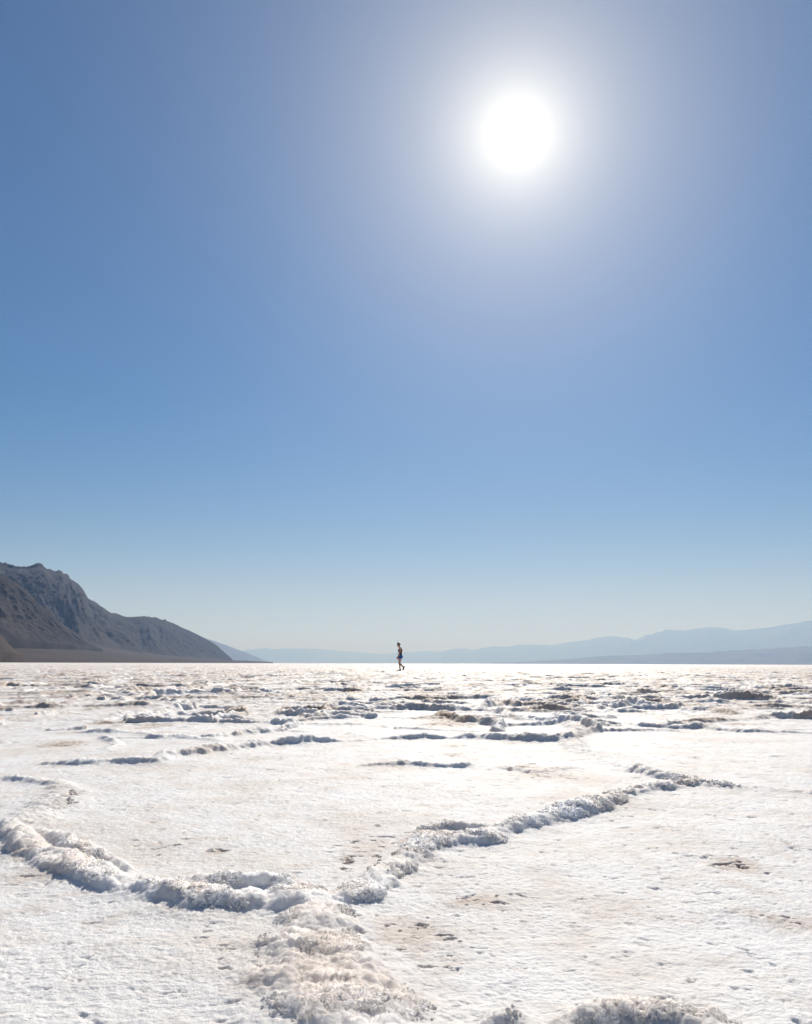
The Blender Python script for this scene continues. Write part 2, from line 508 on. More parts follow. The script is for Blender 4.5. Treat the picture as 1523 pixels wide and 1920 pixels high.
def build_salt():
    d0 = 1.0 / 640
    half = rad(31)
    inner = np.arange(-half, half, d0)
    side, a, st = [], half, d0
    while a < math.pi:
        side.append(a)
        a += st
        st = min(st * 1.045, 0.12)
    side = np.array(side)
    side = side[side < math.pi - 0.03]
    az = np.concatenate([-side[::-1][:-1], inner, side])
    rows, r = [0.12], 0.12
    while r < 60000:
        if r < 0.85:
            k = 60
        elif r < 8:
            k = 600
        elif r < 130:
            k = 560
        else:
            k = 36
        r *= 1 + 1.0 / k
        rows.append(r)
    rr = np.array(rows)
    R, C = len(rr), len(az)
    P = np.zeros((R, C, 3), np.float32)
    RF = np.zeros((R, C), np.float32)
    DI = np.zeros((R, C), np.float32)
    sa, ca = np.sin(az), np.cos(az)
    step = 160
    for i in range(0, R, step):
        x = (rr[i:i + step, None] * sa[None]).ravel()
        y = (rr[i:i + step, None] * ca[None]).ravel()
        h, rf, di = salt_base(x, y)
        k = min(step, R - i)
        P[i:i + k, :, 0] = x.reshape(k, C)
        P[i:i + k, :, 1] = y.reshape(k, C)
        P[i:i + k, :, 2] = h.reshape(k, C)
        RF[i:i + k] = rf.reshape(k, C)
        DI[i:i + k] = di.reshape(k, C)
    # crystal clusters: push the crust out along its own normal
    tu = np.zeros_like(P)
    tv = np.zeros_like(P)
    tu[:, 1:-1] = P[:, 2:] - P[:, :-2]
    tu[:, 0] = P[:, 1] - P[:, 0]
    tu[:, -1] = P[:, -1] - P[:, -2]
    tv[1:-1] = P[2:] - P[:-2]
    tv[0] = P[1] - P[0]
    tv[-1] = P[-1] - P[-2]
    nrm = np.cross(tu, tv)
    nrm /= np.linalg.norm(nrm, axis=2, keepdims=True) + 1e-20
    last = int(np.searchsorted(rr, 90))
    for i in range(0, last, step):
        k = min(step, last - i)
        p = P[i:i + k].reshape(-1, 3)
        rf = RF[i:i + k].ravel()
        r = np.hypot(p[:, 0], p[:, 1])
        x = p[:, 0] + 0.006 * perlin(p[:, 0] * 60, p[:, 2] * 60 + p[:, 1] * 30, 61)
        y = p[:, 1] + 0.006 * perlin(p[:, 1] * 60, p[:, 2] * 60 - p[:, 0] * 30, 62)
        z = p[:, 2]
        u1, v1 = x + 0.35 * z, y * 0.85 - 0.9 * z
        b0 = np.sqrt(np.clip(0.8 - worley(u1 * 21, v1 * 21, 73) ** 2, 0, 1))
        b1 = 1.25 * np.clip(0.85 - worley(u1 * 58, v1 * 58, 71), 0, 1)
        b2 = 1.25 * np.clip(0.85 - worley(u1 * 130, v1 * 130, 72), 0, 1)
        nz = 1 - smooth(6, 30, r)
        nz2 = 1 - smooth(2.5, 8, r)
        pk = np.clip(0.5 + 0.9 * perlin(p[:, 0] * 13, p[:, 1] * 13 + z * 20, 76), 0.1, 1.3)
        amp = rf * (0.0025 * b0 + 0.0065 * b1 * pk * (0.3 + 0.7 * nz) + 0.0042 * b2 * (1.5 - pk) * nz2)
        cr = np.clip(0.4 + 1.0 * perlin(p[:, 0] * 4, p[:, 1] * 4, 75), 0.08, 1.2)
        amp = amp + (1 - rf) * cr * (0.0012 * b1 * nz + 0.0016 * b2 * nz2)
        P[i:i + k] += (nrm[i:i + k].reshape(-1, 3) * amp[:, None]).reshape(k, C, 3)
    # close the sheet under the viewer
    centre = P[0].mean(0)
    V = np.concatenate([P.reshape(-1, 3), centre[None]], 0)
    idx = np.arange(R * C, dtype=np.int32).reshape(R, C)
    idx = np.concatenate([idx, idx[:, :1]], 1)
    q = np.stack([idx[:-1, :-1], idx[1:, :-1], idx[1:, 1:], idx[:-1, 1:]], -1).reshape(-1, 4)
    me = bpy.data.meshes.new("salt_flat")
    nt_ = C
    tri = np.stack([np.full(C, R * C, np.int32), idx[0, :-1], idx[0, 1:]], -1)
    cV, cF, cR, cD = build_crystals(P, RF, DI, rr)
    tri = np.concatenate([tri, cF + len(V)], 0)
    V = np.concatenate([V, cV], 0)
    nt_ = len(tri)
    nq = len(q)
    me.vertices.add(len(V))
    me.vertices.foreach_set('co', V.astype(np.float32).ravel())
    me.loops.add(nq * 4 + nt_ * 3)
    me.loops.foreach_set('vertex_index', np.concatenate([q.ravel(), tri.ravel()]).astype(np.int32))
    me.polygons.add(nq + nt_)
    me.polygons.foreach_set('loop_start', np.concatenate([np.arange(0, nq * 4, 4), nq * 4 + np.arange(0, nt_ * 3, 3)]).astype(np.int32))
    me.update(calc_edges=True)
    me.shade_smooth()
    attr(me, 'rim', np.concatenate([RF.ravel(), [0], cR]))
    attr(me, 'dirt_shade', np.concatenate([DI.ravel(), [0], cD]))
    print("salt verts", len(V))
    return me


def build_crystals(P, RF, DI, rr):
    """Popcorn of salt crystals grown on the rims: tiny uneven grains, far too many to count."""
    rng = np.random.default_rng(7)
    lo, hi = int(np.searchsorted(rr, 0.6)), int(np.searchsorted(rr, 3.4))
    p = P[lo:hi, 200:-200].reshape(-1, 3)
    rf = RF[lo:hi, 200:-200].ravel()
    di = DI[lo:hi, 200:-200].ravel()
    r = np.hypot(p[:, 0], p[:, 1])
    gx = P[lo:hi, 201:-199].reshape(-1, 3) - p
    gy = P[lo + 1:hi + 1, 200:-200].reshape(-1, 3) - p
    nrm = np.cross(gx, gy)
    nrm /= np.linalg.norm(nrm, axis=1, keepdims=True) + 1e-20
    steep = np.clip((0.97 - nrm[:, 2]) / 0.3, 0.12, 1)
    clump = np.clip(0.05 + 1.5 * perlin(p[:, 0] * 9, p[:, 1] * 9 + p[:, 2] * 14, 91), 0, 1.2)
    w = (smooth(0.25, 0.8, rf) * steep * clump) * r ** 0.9
    cdf = np.cumsum(w)
    n = 45000
    idx = np.unique(np.searchsorted(cdf, rng.random(n) * cdf[-1]))
    idx = idx[idx < len(p)]
    n = len(idx)
    size = (0.0013 + 0.0036 * rng.random(n) ** 2.6) * np.clip(r[idx] / 1.6, 0.8, 2.0)
    size *= np.where(rf[idx] > 0.3, 1, 0.6)
    c = p[idx] + nrm[idx] * (size * 0.2)[:, None]
    t_ = (1 + 5 ** 0.5) / 2
    ico = np.array([(-1, t_, 0), (1, t_, 0), (-1, -t_, 0), (1, -t_, 0), (0, -1, t_), (0, 1, t_), (0, -1, -t_), (0, 1, -t_), (t_, 0, -1), (t_, 0, 1), (-t_, 0, -1), (-t_, 0, 1)])
    ico /= np.linalg.norm(ico[0])
    tri = np.array([(0, 11, 5), (0, 5, 1), (0, 1, 7), (0, 7, 10), (0, 10, 11), (1, 5, 9), (5, 11, 4), (11, 10, 2), (10, 7, 6), (7, 1, 8),
                    (3, 9, 4), (3, 4, 2), (3, 2, 6), (3, 6, 8), (3, 8, 9), (4, 9, 5), (2, 4, 11), (6, 2, 10), (8, 6, 7), (9, 8, 1)], np.int32)
    jit = 0.7 + 0.6 * rng.random((n, 12, 1))
    a = rng.random(n) * 2 * np.pi
    ca, sa = np.cos(a)[:, None], np.sin(a)[:, None]
    B = np.broadcast_to(ico, (n, 12, 3)) * jit
    X = B[:, :, 0] * ca - B[:, :, 1] * sa
    Y = B[:, :, 0] * sa + B[:, :, 1] * ca
    V = np.stack([X, Y, B[:, :, 2] * 0.9], -1) * size[:, None, None] + c[:, None]
    F = (tri[None] + (np.arange(n, dtype=np.int32) * 12)[:, None, None]).reshape(-1, 3)
    return V.reshape(-1, 3), F, np.repeat(rf[idx], 12), np.repeat(di[idx], 12)


salt_mat, t, b = new_mat("salt_crust")
oc = obj_coord(t)
dirt_shade = attr_node(t, 'dirt_shade')
rimf = attr_node(t, 'rim')
nA = noise_tex(t, 2.3, 5, 0.6, oc)
nB = noise_tex(t, 38, 5, 0.65, oc)
nC = noise_tex(t, 0.06, 4, 0.6, oc)
white = ramp(t, nA, [(0.33, (0.80, 0.735, 0.665)), (0.5, (0.885, 0.86, 0.825)), (0.68, (0.905, 0.895, 0.88))])
pink = ramp(t, nB, [(0.30, (0.60, 0.49, 0.41)), (0.6, (0.80, 0.72, 0.65))])
speck = ramp(t, noise_tex(t, 8.0, 5, 0.6, oc), [(0.50, (0, 0, 0)), (0.70, (1, 1, 1))])
base = mixc(t, math_node(t, 'MULTIPLY', speck, 0.75), white, pink)
mud = ramp(t, nB, [(0.33, (0.19, 0.14, 0.105)), (0.62, (0.42, 0.335, 0.26))])
tan = ramp(t, nB, [(0.33, (0.50, 0.39, 0.31)), (0.66, (0.74, 0.65, 0.57))])
base = mixc(t, math_node(t, 'MULTIPLY', dirt_shade, 1.6, True), base, tan)
mudf = math_node(t, 'MULTIPLY', math_node(t, 'SUBTRACT', math_node(t, 'ADD', dirt_shade, math_node(t, 'MULTIPLY', nB, 0.5)), 0.80), 3.5, True)
base = mixc(t, mudf, base, mud)
t.links.new(base, b.inputs['Base Color'])
b.inputs['Roughness'].default_value = 0.62
b.subsurface_method = 'BURLEY'
t.links.new(math_node(t, 'ADD', 0.10, math_node(t, 'MULTIPLY', rimf, 0.6)), b.inputs['Subsurface Weight'])
b.inputs['Subsurface Radius'].default_value = (1.0, 0.95, 0.9)
b.inputs['Subsurface Scale'].default_value = 0.035
b.inputs['Specular IOR Level'].default_value = 0.12
bump = t.nodes.new('ShaderNodeBump')
bump.inputs['Strength'].default_value = 0.9
bump.inputs['Distance'].default_value = 0.004
gA = noise_tex(t, 150, 4, 0.7, oc)
t.links.new(gA, bump.inputs['Height'])
t.links.new(bump.outputs[0], b.inputs['Normal'])

salt_me = build_salt()
salt_me.materials.append(salt_mat)
salt_ob = link(bpy.data.objects.new("salt_flat", salt_me))
salt_ob['kind'] = 'structure'
salt_ob['label'] = "white salt flat broken into polygons by low crusty rims with brown mud stains"


# ------------------------------------------------------------------ mountains
def rock_mat(name, cols, scale, dark=0.5):
    m, t, b = new_mat(name)
    oc = obj_coord(t)
    n1 = noise_tex(t, scale, 8, 0.62, oc)
    n2 = noise_tex(t, scale * 7, 6, 0.6, oc)
    c = ramp(t, n1, [(0.32, cols[0]), (0.5, cols[1]), (0.68, cols[2])])
    c = mixc(t, dark, c, ramp(t, n2, [(0.3, (0.35, 0.35, 0.35)), (0.7, (1.25, 1.25, 1.25))]), 'MULTIPLY')
    t.links.new(c, b.inputs['Base Color'])
    b.inputs['Roughness'].default_value = 0.95
    b.inputs['Specular IOR Level'].default_value = 0.1
    return m


def resample(pts, n):
    """pts: list of Vectors -> n x 3 array evenly spaced along the line."""
    A = np.array([list(p) for p in pts], float)
    s = np.concatenate([[0], np.cumsum(np.linalg.norm(np.diff(A, axis=0), axis=1))])
    q = np.linspace(0, s[-1], n)
    return np.stack([np.interp(q, s, A[:, k]) for k in range(3)], 1), q


def resample_px(pts, n):
    """pts: (px, py, dist) evenly spaced in picture column, then turned into places in the world."""
    A = np.array(pts, float)
    q = np.linspace(A[0, 0], A[-1, 0], n)
    out = [far_at(x, np.interp(x, A[:, 0], A[:, 1]), np.interp(x, A[:, 0], A[:, 2])) for x in q]
    return np.array([list(v) for v in out])


def massif(name, crest, base, back, n, m, amp, wl, seed, mat, label, prof=1.15, crest_amp=0.25, slant=0.0, jagged=0.02):
    """A mountain: slope from the base line up to the crest line and down the far side BACK metres behind it."""
    c = resample_px(crest, n)
    f = resample_px(base, n)
    qx = np.linspace(crest[0][0], crest[-1][0], n)
    jag = fbm(qx / 15.0, qx * 0 + seed, 6, seed + 70, 0.66)
    c[:, 2] += np.clip(c[:, 2] - f[:, 2], 0, None) * jagged * jag
    dirv = c - f
    dirv[:, 2] = 0
    dirv /= np.linalg.norm(dirv, axis=1, keepdims=True) + 1e-9
    bk = c + dirv * back
    bk[:, 2] = np.minimum(-60, f[:, 2])
    v = np.concatenate([np.linspace(0, 1, m), 1 + np.linspace(0, 1, m // 3)[1:]])
    P = np.zeros((len(v), n, 3))
    for i, vv in enumerate(v):
        if vv <= 1:
            P[i] = f + (c - f) * vv
            P[i, :, 2] = f[:, 2] + (c[:, 2] - f[:, 2]) * vv ** prof
        else:
            k = vv - 1
            P[i] = c + (bk - c) * k
            P[i, :, 2] = c[:, 2] + (bk[:, 2] - c[:, 2]) * (k ** 1.2)
    V = v[:, None] * np.ones((1, n))
    # gullies and spurs run down the slope
    s = np.concatenate([[0], np.cumsum(np.linalg.norm(np.diff(c, axis=0), axis=1))])
    s = np.broadcast_to(s, V.shape)
    run = np.linalg.norm(c - f, axis=1).mean()
    d = V * run
    uu, dd = (s + slant * d) / wl, d / wl
    w1 = perlin(uu * 0.7, dd * 0.5, seed + 3)
    a = fbm(uu + 0.5 * w1, dd * 0.38 + 0.4 * w1, 7, seed, 0.55, 2.07, ridged=True)
    e = fbm(uu * 3.6 + dd, dd * 3.0, 5, seed + 40, 0.62)
    env = np.clip(np.sin(np.pi * np.clip(V, 0, 1.9) / 2) ** 0.7, 0, 1)
    mid = np.clip(4 * V * (1 - V), 0, 1) ** 0.6
    hloc = np.broadcast_to(np.clip(c[:, 2] - f[:, 2], 0, None), V.shape)
    hs = np.clip(hloc / (amp * 3.0), 0.0, 1.0)
    k = np.where(V <= 1, np.maximum(mid, crest_amp * env), np.clip(2 - V, 0, 1) * 0.8 + crest_amp * 0.2)
    disp = amp * hs * k * (0.80 * (a - 0.3) + 0.36 * (e - 0.2))
    P[:, :, 2] += disp * 0.75
    P[:, :, :2] -= dirv[None, :, :2] * (disp * 0.8)[:, :, None]
    P[0, :, 2] -= 25
    me = grid_mesh(name, P)
    me.materials.append(mat)
    o = link(bpy.data.objects.new(name, me))
    o['kind'] = 'structure'
    o['label'] = label
    return o


ROCK = rock_mat("dark_rock", [(0.016, 0.0125, 0.0115), (0.027, 0.021, 0.019), (0.062, 0.049, 0.042)], 0.01)
ROCK2 = rock_mat("range_rock", [(0.016, 0.014, 0.0145), (0.026, 0.021, 0.02), (0.05, 0.041, 0.037)], 0.006)
FAN = rock_mat("fan_gravel", [(0.042, 0.030, 0.024), (0.055, 0.040, 0.032), (0.075, 0.056, 0.045)], 0.01, 0.35)
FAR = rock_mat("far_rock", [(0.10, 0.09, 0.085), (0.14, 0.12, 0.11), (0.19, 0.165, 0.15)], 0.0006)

massif("mountain", [(-900, 900, 3582), (-500, 985, 3625), (-250, 1035, 3756), (-90, 1050, 3931), (0, 1063, 4106), (14, 1065, 4150), (25, 1068, 4150), (50, 1067, 4193), (72, 1064, 4237), (95, 1068, 4324), (112, 1075, 4368),
                    (130, 1084, 4455), (147, 1094, 4543), (157, 1106, 4586), (165, 1121, 4630), (185, 1135, 4761), (207, 1149, 4892), (222, 1153, 4936), (240, 1157, 5023),
                    (260, 1156, 5154), (280, 1156, 5329), (300, 1163, 5504), (318, 1169, 5635), (335, 1174, 5766), (357, 1183, 5940), (375, 1192, 6072), (387, 1198, 6159), (405, 1209, 6290), (420, 1222, 6334), (438, 1238.5, 6334)],
       [(-900, 1170, 2271), (0, 1197, 3014), (100, 1206, 3363), (180, 1213, 3713), (250, 1222, 4193), (330, 1231, 4936), (400, 1236, 5678), (438, 1239, 6290)],
       1600, 900, 280, 125, 560, 3, ROCK2, "long bare dark mountain range with gullied slopes rising left of the salt flat", 1.0, 0.05, 0.3, 0.011)
massif("spur", [(-900, 800, 2621), (-400, 960, 2577), (-100, 1040, 2599), (0, 1076, 2621), (14, 1082, 2643), (30, 1095, 2686), (60, 1119, 2752), (85, 1142, 2839), (100, 1155, 2883), (125, 1176, 2970), (150, 1196, 3058), (170, 1208, 3123), (192, 1217, 3189)],
       [(-900, 1150, 1747), (-200, 1180, 1966), (0, 1196, 2184), (60, 1203, 2490), (110, 1208, 2752), (150, 1212, 2948), (192, 1217.5, 3167)],
       800, 520, 260, 75, 250, 9, ROCK, "near dark rocky spur sloping down to the gravel fan at the left edge", 1.0, 0.05, 0.55)
massif("foothill", [(-160, 1150, 1747), (-60, 1168, 1704), (0, 1190, 1682), (8, 1196, 1682), (15, 1206, 1682), (24, 1214, 1682), (32, 1220, 1682), (46, 1227, 1682)],
       [(-160, 1215, 1441), (0, 1221, 1529), (46, 1227.5, 1638)], 220, 200, 80, 14, 60, 15, FAN, "small pale rocky foothill on the gravel fan at the left edge", 1.0, 0.15)


def fan():
    n, m = 300, 60
    front = [(-1400, 1240.5, 1005), (-600, 1241.5, 1179), (0, 1242.9, 1529), (200, 1243.2, 2009), (350, 1243.3, 2839), (450, 1243.3, 3931), (512, 1243.2, 5460)]
    back = [(-1400, 1120, 2184), (-600, 1165, 2271), (0, 1195, 3036), (100, 1204, 3407), (180, 1211.5, 3756), (250, 1221, 4237), (330, 1230, 4980), (400, 1235.5, 5722), (445, 1238.8, 6334), (512, 1241.6, 7644)]
    f, bk = resample_px(front, n), resample_px(back, n)
    f[:, 2] = -1.2
    v = np.linspace(0, 1.25, m)
    P = f[None] + (bk - f)[None] * v[:, None, None]
    P[:, :, 2] = f[None, :, 2] + (bk[:, 2] - f[:, 2])[None] * (v ** 1.12)[:, None]
    X, Y = P[:, :, 0], P[:, :, 1]
    P[:, :, 2] += fbm(X.ravel() / 150, Y.ravel() / 150, 6, 77).reshape(m, n) * 4 * np.clip(v * 3, 0, 1)[:, None]
    me = grid_mesh("alluvial_fan", P)
    me.materials.append(FAN)
    o = link(bpy.data.objects.new("alluvial_fan", me))
    o['kind'] = 'structure'
    o['label'] = "brown gravel fan sloping gently from the dark mountains to the salt flat"


fan()
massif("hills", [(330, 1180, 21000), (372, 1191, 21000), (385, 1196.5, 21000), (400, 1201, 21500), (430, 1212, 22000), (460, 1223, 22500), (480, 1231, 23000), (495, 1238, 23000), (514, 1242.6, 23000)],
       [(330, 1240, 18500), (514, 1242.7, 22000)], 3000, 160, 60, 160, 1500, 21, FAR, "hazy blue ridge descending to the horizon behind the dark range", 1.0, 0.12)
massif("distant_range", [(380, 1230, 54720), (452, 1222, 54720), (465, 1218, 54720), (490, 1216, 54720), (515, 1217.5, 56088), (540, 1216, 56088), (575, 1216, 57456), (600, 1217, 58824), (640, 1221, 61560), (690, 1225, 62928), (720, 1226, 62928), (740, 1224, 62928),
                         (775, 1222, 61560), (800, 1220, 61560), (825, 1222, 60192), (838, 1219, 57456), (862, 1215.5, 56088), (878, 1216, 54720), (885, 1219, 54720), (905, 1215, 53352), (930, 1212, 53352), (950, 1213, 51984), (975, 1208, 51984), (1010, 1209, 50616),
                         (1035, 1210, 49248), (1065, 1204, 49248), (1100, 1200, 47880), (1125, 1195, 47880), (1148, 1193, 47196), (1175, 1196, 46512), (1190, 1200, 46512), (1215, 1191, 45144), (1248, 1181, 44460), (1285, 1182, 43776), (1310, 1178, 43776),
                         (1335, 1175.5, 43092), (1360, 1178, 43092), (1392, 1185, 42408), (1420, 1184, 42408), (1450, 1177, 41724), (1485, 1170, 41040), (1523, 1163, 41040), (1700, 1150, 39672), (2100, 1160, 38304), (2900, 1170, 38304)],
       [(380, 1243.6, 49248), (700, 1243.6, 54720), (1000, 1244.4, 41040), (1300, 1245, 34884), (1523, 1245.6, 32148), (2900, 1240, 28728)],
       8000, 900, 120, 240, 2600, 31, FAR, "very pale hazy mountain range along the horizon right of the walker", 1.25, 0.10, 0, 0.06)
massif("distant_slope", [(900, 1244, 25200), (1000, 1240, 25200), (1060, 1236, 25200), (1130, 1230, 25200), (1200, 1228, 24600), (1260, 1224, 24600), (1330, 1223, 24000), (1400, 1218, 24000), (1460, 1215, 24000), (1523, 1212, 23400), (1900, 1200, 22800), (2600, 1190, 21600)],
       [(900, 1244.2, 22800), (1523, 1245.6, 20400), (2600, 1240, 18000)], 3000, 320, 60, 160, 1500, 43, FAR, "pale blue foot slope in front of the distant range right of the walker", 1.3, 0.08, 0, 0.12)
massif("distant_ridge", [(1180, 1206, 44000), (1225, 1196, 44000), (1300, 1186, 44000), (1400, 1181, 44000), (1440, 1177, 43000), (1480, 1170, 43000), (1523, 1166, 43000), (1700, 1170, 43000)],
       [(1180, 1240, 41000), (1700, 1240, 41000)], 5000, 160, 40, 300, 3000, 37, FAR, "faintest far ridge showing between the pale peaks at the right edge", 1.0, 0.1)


# ------------------------------------------------------------------ the walker
def plain(name, col, rough=0.7, scale=60, var=0.25):
    m, t, b = new_mat(name)
    n = noise_tex(t, scale, 4, 0.6, obj_coord(t))
    lo = tuple(c * (1 - var) for c in col)
    hi = tuple(min(1, c * (1 + var)) for c in col)
    t.links.new(ramp(t, n, [(0.3, lo), (0.7, hi)]), b.inputs['Base Color'])
    b.inputs['Roughness'].default_value = rough
    return m


SKIN = plain("skin", (0.42, 0.235, 0.17), 0.5, 25, 0.12)
TOP = plain("black_jersey", (0.018, 0.017, 0.02), 0.85)
SHORTS = plain("blue_cloth", (0.015, 0.12, 0.36), 0.8)
HAIR = plain("dark_hair", (0.03, 0.02, 0.016), 0.55, 120, 0.5)
SHOE_SHADED = plain("teal_mesh_shaded", (0.05, 0.085, 0.12), 0.7, 90)  # front shoe: same teal mesh, with shade painted into its colour
SHOE_LIT = plain("teal_mesh_lit", (0.02, 0.15, 0.12), 0.7, 90)  # rear shoe: same mesh in its lit tone, light painted in
SOLE = plain("dark_rubber", (0.06, 0.06, 0.065), 0.8)
EYE = plain("eye", (0.03, 0.02, 0.02), 0.2)


def tube(bm, pts, seg=14, caps=True):
    """pts: (x, y, z, rx, ry): a closed rounded tube with rings square to its run."""
    rings = []
    P = [Vector(p[:3]) for p in pts]
    ext = []
    # rounded ends
    for i, p in enumerate(pts):
        ext.append((P[i], p[3], p[4]))
    d0 = (P[0] - P[1]).normalized()
    d1 = (P[-1] - P[-2]).normalized()
    r0, r1 = (pts[0][3] + pts[0][4]) / 2, (pts[-1][3] + pts[-1][4]) / 2
    full = [(P[0] + d0 * r0 * 0.95, pts[0][3] * .25, pts[0][4] * .25), (P[0] + d0 * r0 * 0.65, pts[0][3] * .75, pts[0][4] * .75)] + ext + \
           [(P[-1] + d1 * r1 * 0.65, pts[-1][3] * .75, pts[-1][4] * .75), (P[-1] + d1 * r1 * 0.95, pts[-1][3] * .25, pts[-1][4] * .25)]
    for i, (c, rx, ry) in enumerate(full):
        a = full[max(i - 1, 0)][0]
        z = full[min(i + 1, len(full) - 1)][0]
        ax = (z - a).normalized()
        ref = Vector((0, 1, 0)) if abs(ax.y) < 0.8 else Vector((1, 0, 0))
        u = (ref - ax * ref.dot(ax)).normalized()     # sideways
        w = ax.cross(u)
        rings.append([bm.verts.new(c + u * (ry * math.cos(k * 2 * math.pi / seg)) + w * (rx * math.sin(k * 2 * math.pi / seg))) for k in range(seg)])
    for A, B in zip(rings, rings[1:]):
        for k in range(seg):
            bm.faces.new((A[k], A[(k + 1) % seg], B[(k + 1) % seg], B[k]))
    bm.faces.new(rings[0][::-1])
    bm.faces.new(rings[-1])
    bmesh.ops.recalc_face_normals(bm, faces=bm.faces)


def ball(bm, c, r, rot=None):
    M = Matrix.Translation(c)
    if rot:
        M = M @ Matrix.Rotation(rot, 4, 'Y')
    bmesh.ops.create_uvsphere(bm, u_segments=20, v_segments=14, radius=1.0, matrix=M @ Matrix.Diagonal((*r, 1)))


def fuse(name, bm, mat, parent, voxel=0.006, smooth_it=6):
    """Fuse the pieces of one body into ONE continuous surface."""
    me = bpy.data.meshes.new(name)
    bm.to_mesh(me)
    bm.free()
    tmp = bpy.data.objects.new("tmp", me)
    COL.objects.link(tmp)
    md = tmp.modifiers.new("r", 'REMESH')
    md.mode = 'VOXEL'
    md.voxel_size = voxel
    sm = tmp.modifiers.new("s", 'SMOOTH')
    sm.factor = 0.5
    sm.iterations = smooth_it
    bpy.context.view_layer.update()
    dg = bpy.context.evaluated_depsgraph_get()
    out = bpy.data.meshes.new_from_object(tmp.evaluated_get(dg))
    bpy.data.objects.remove(tmp)
    out.name = name
    out.shade_smooth()
    out.materials.clear()
    out.materials.append(mat)
    return link(bpy.data.objects.new(name, out), parent)


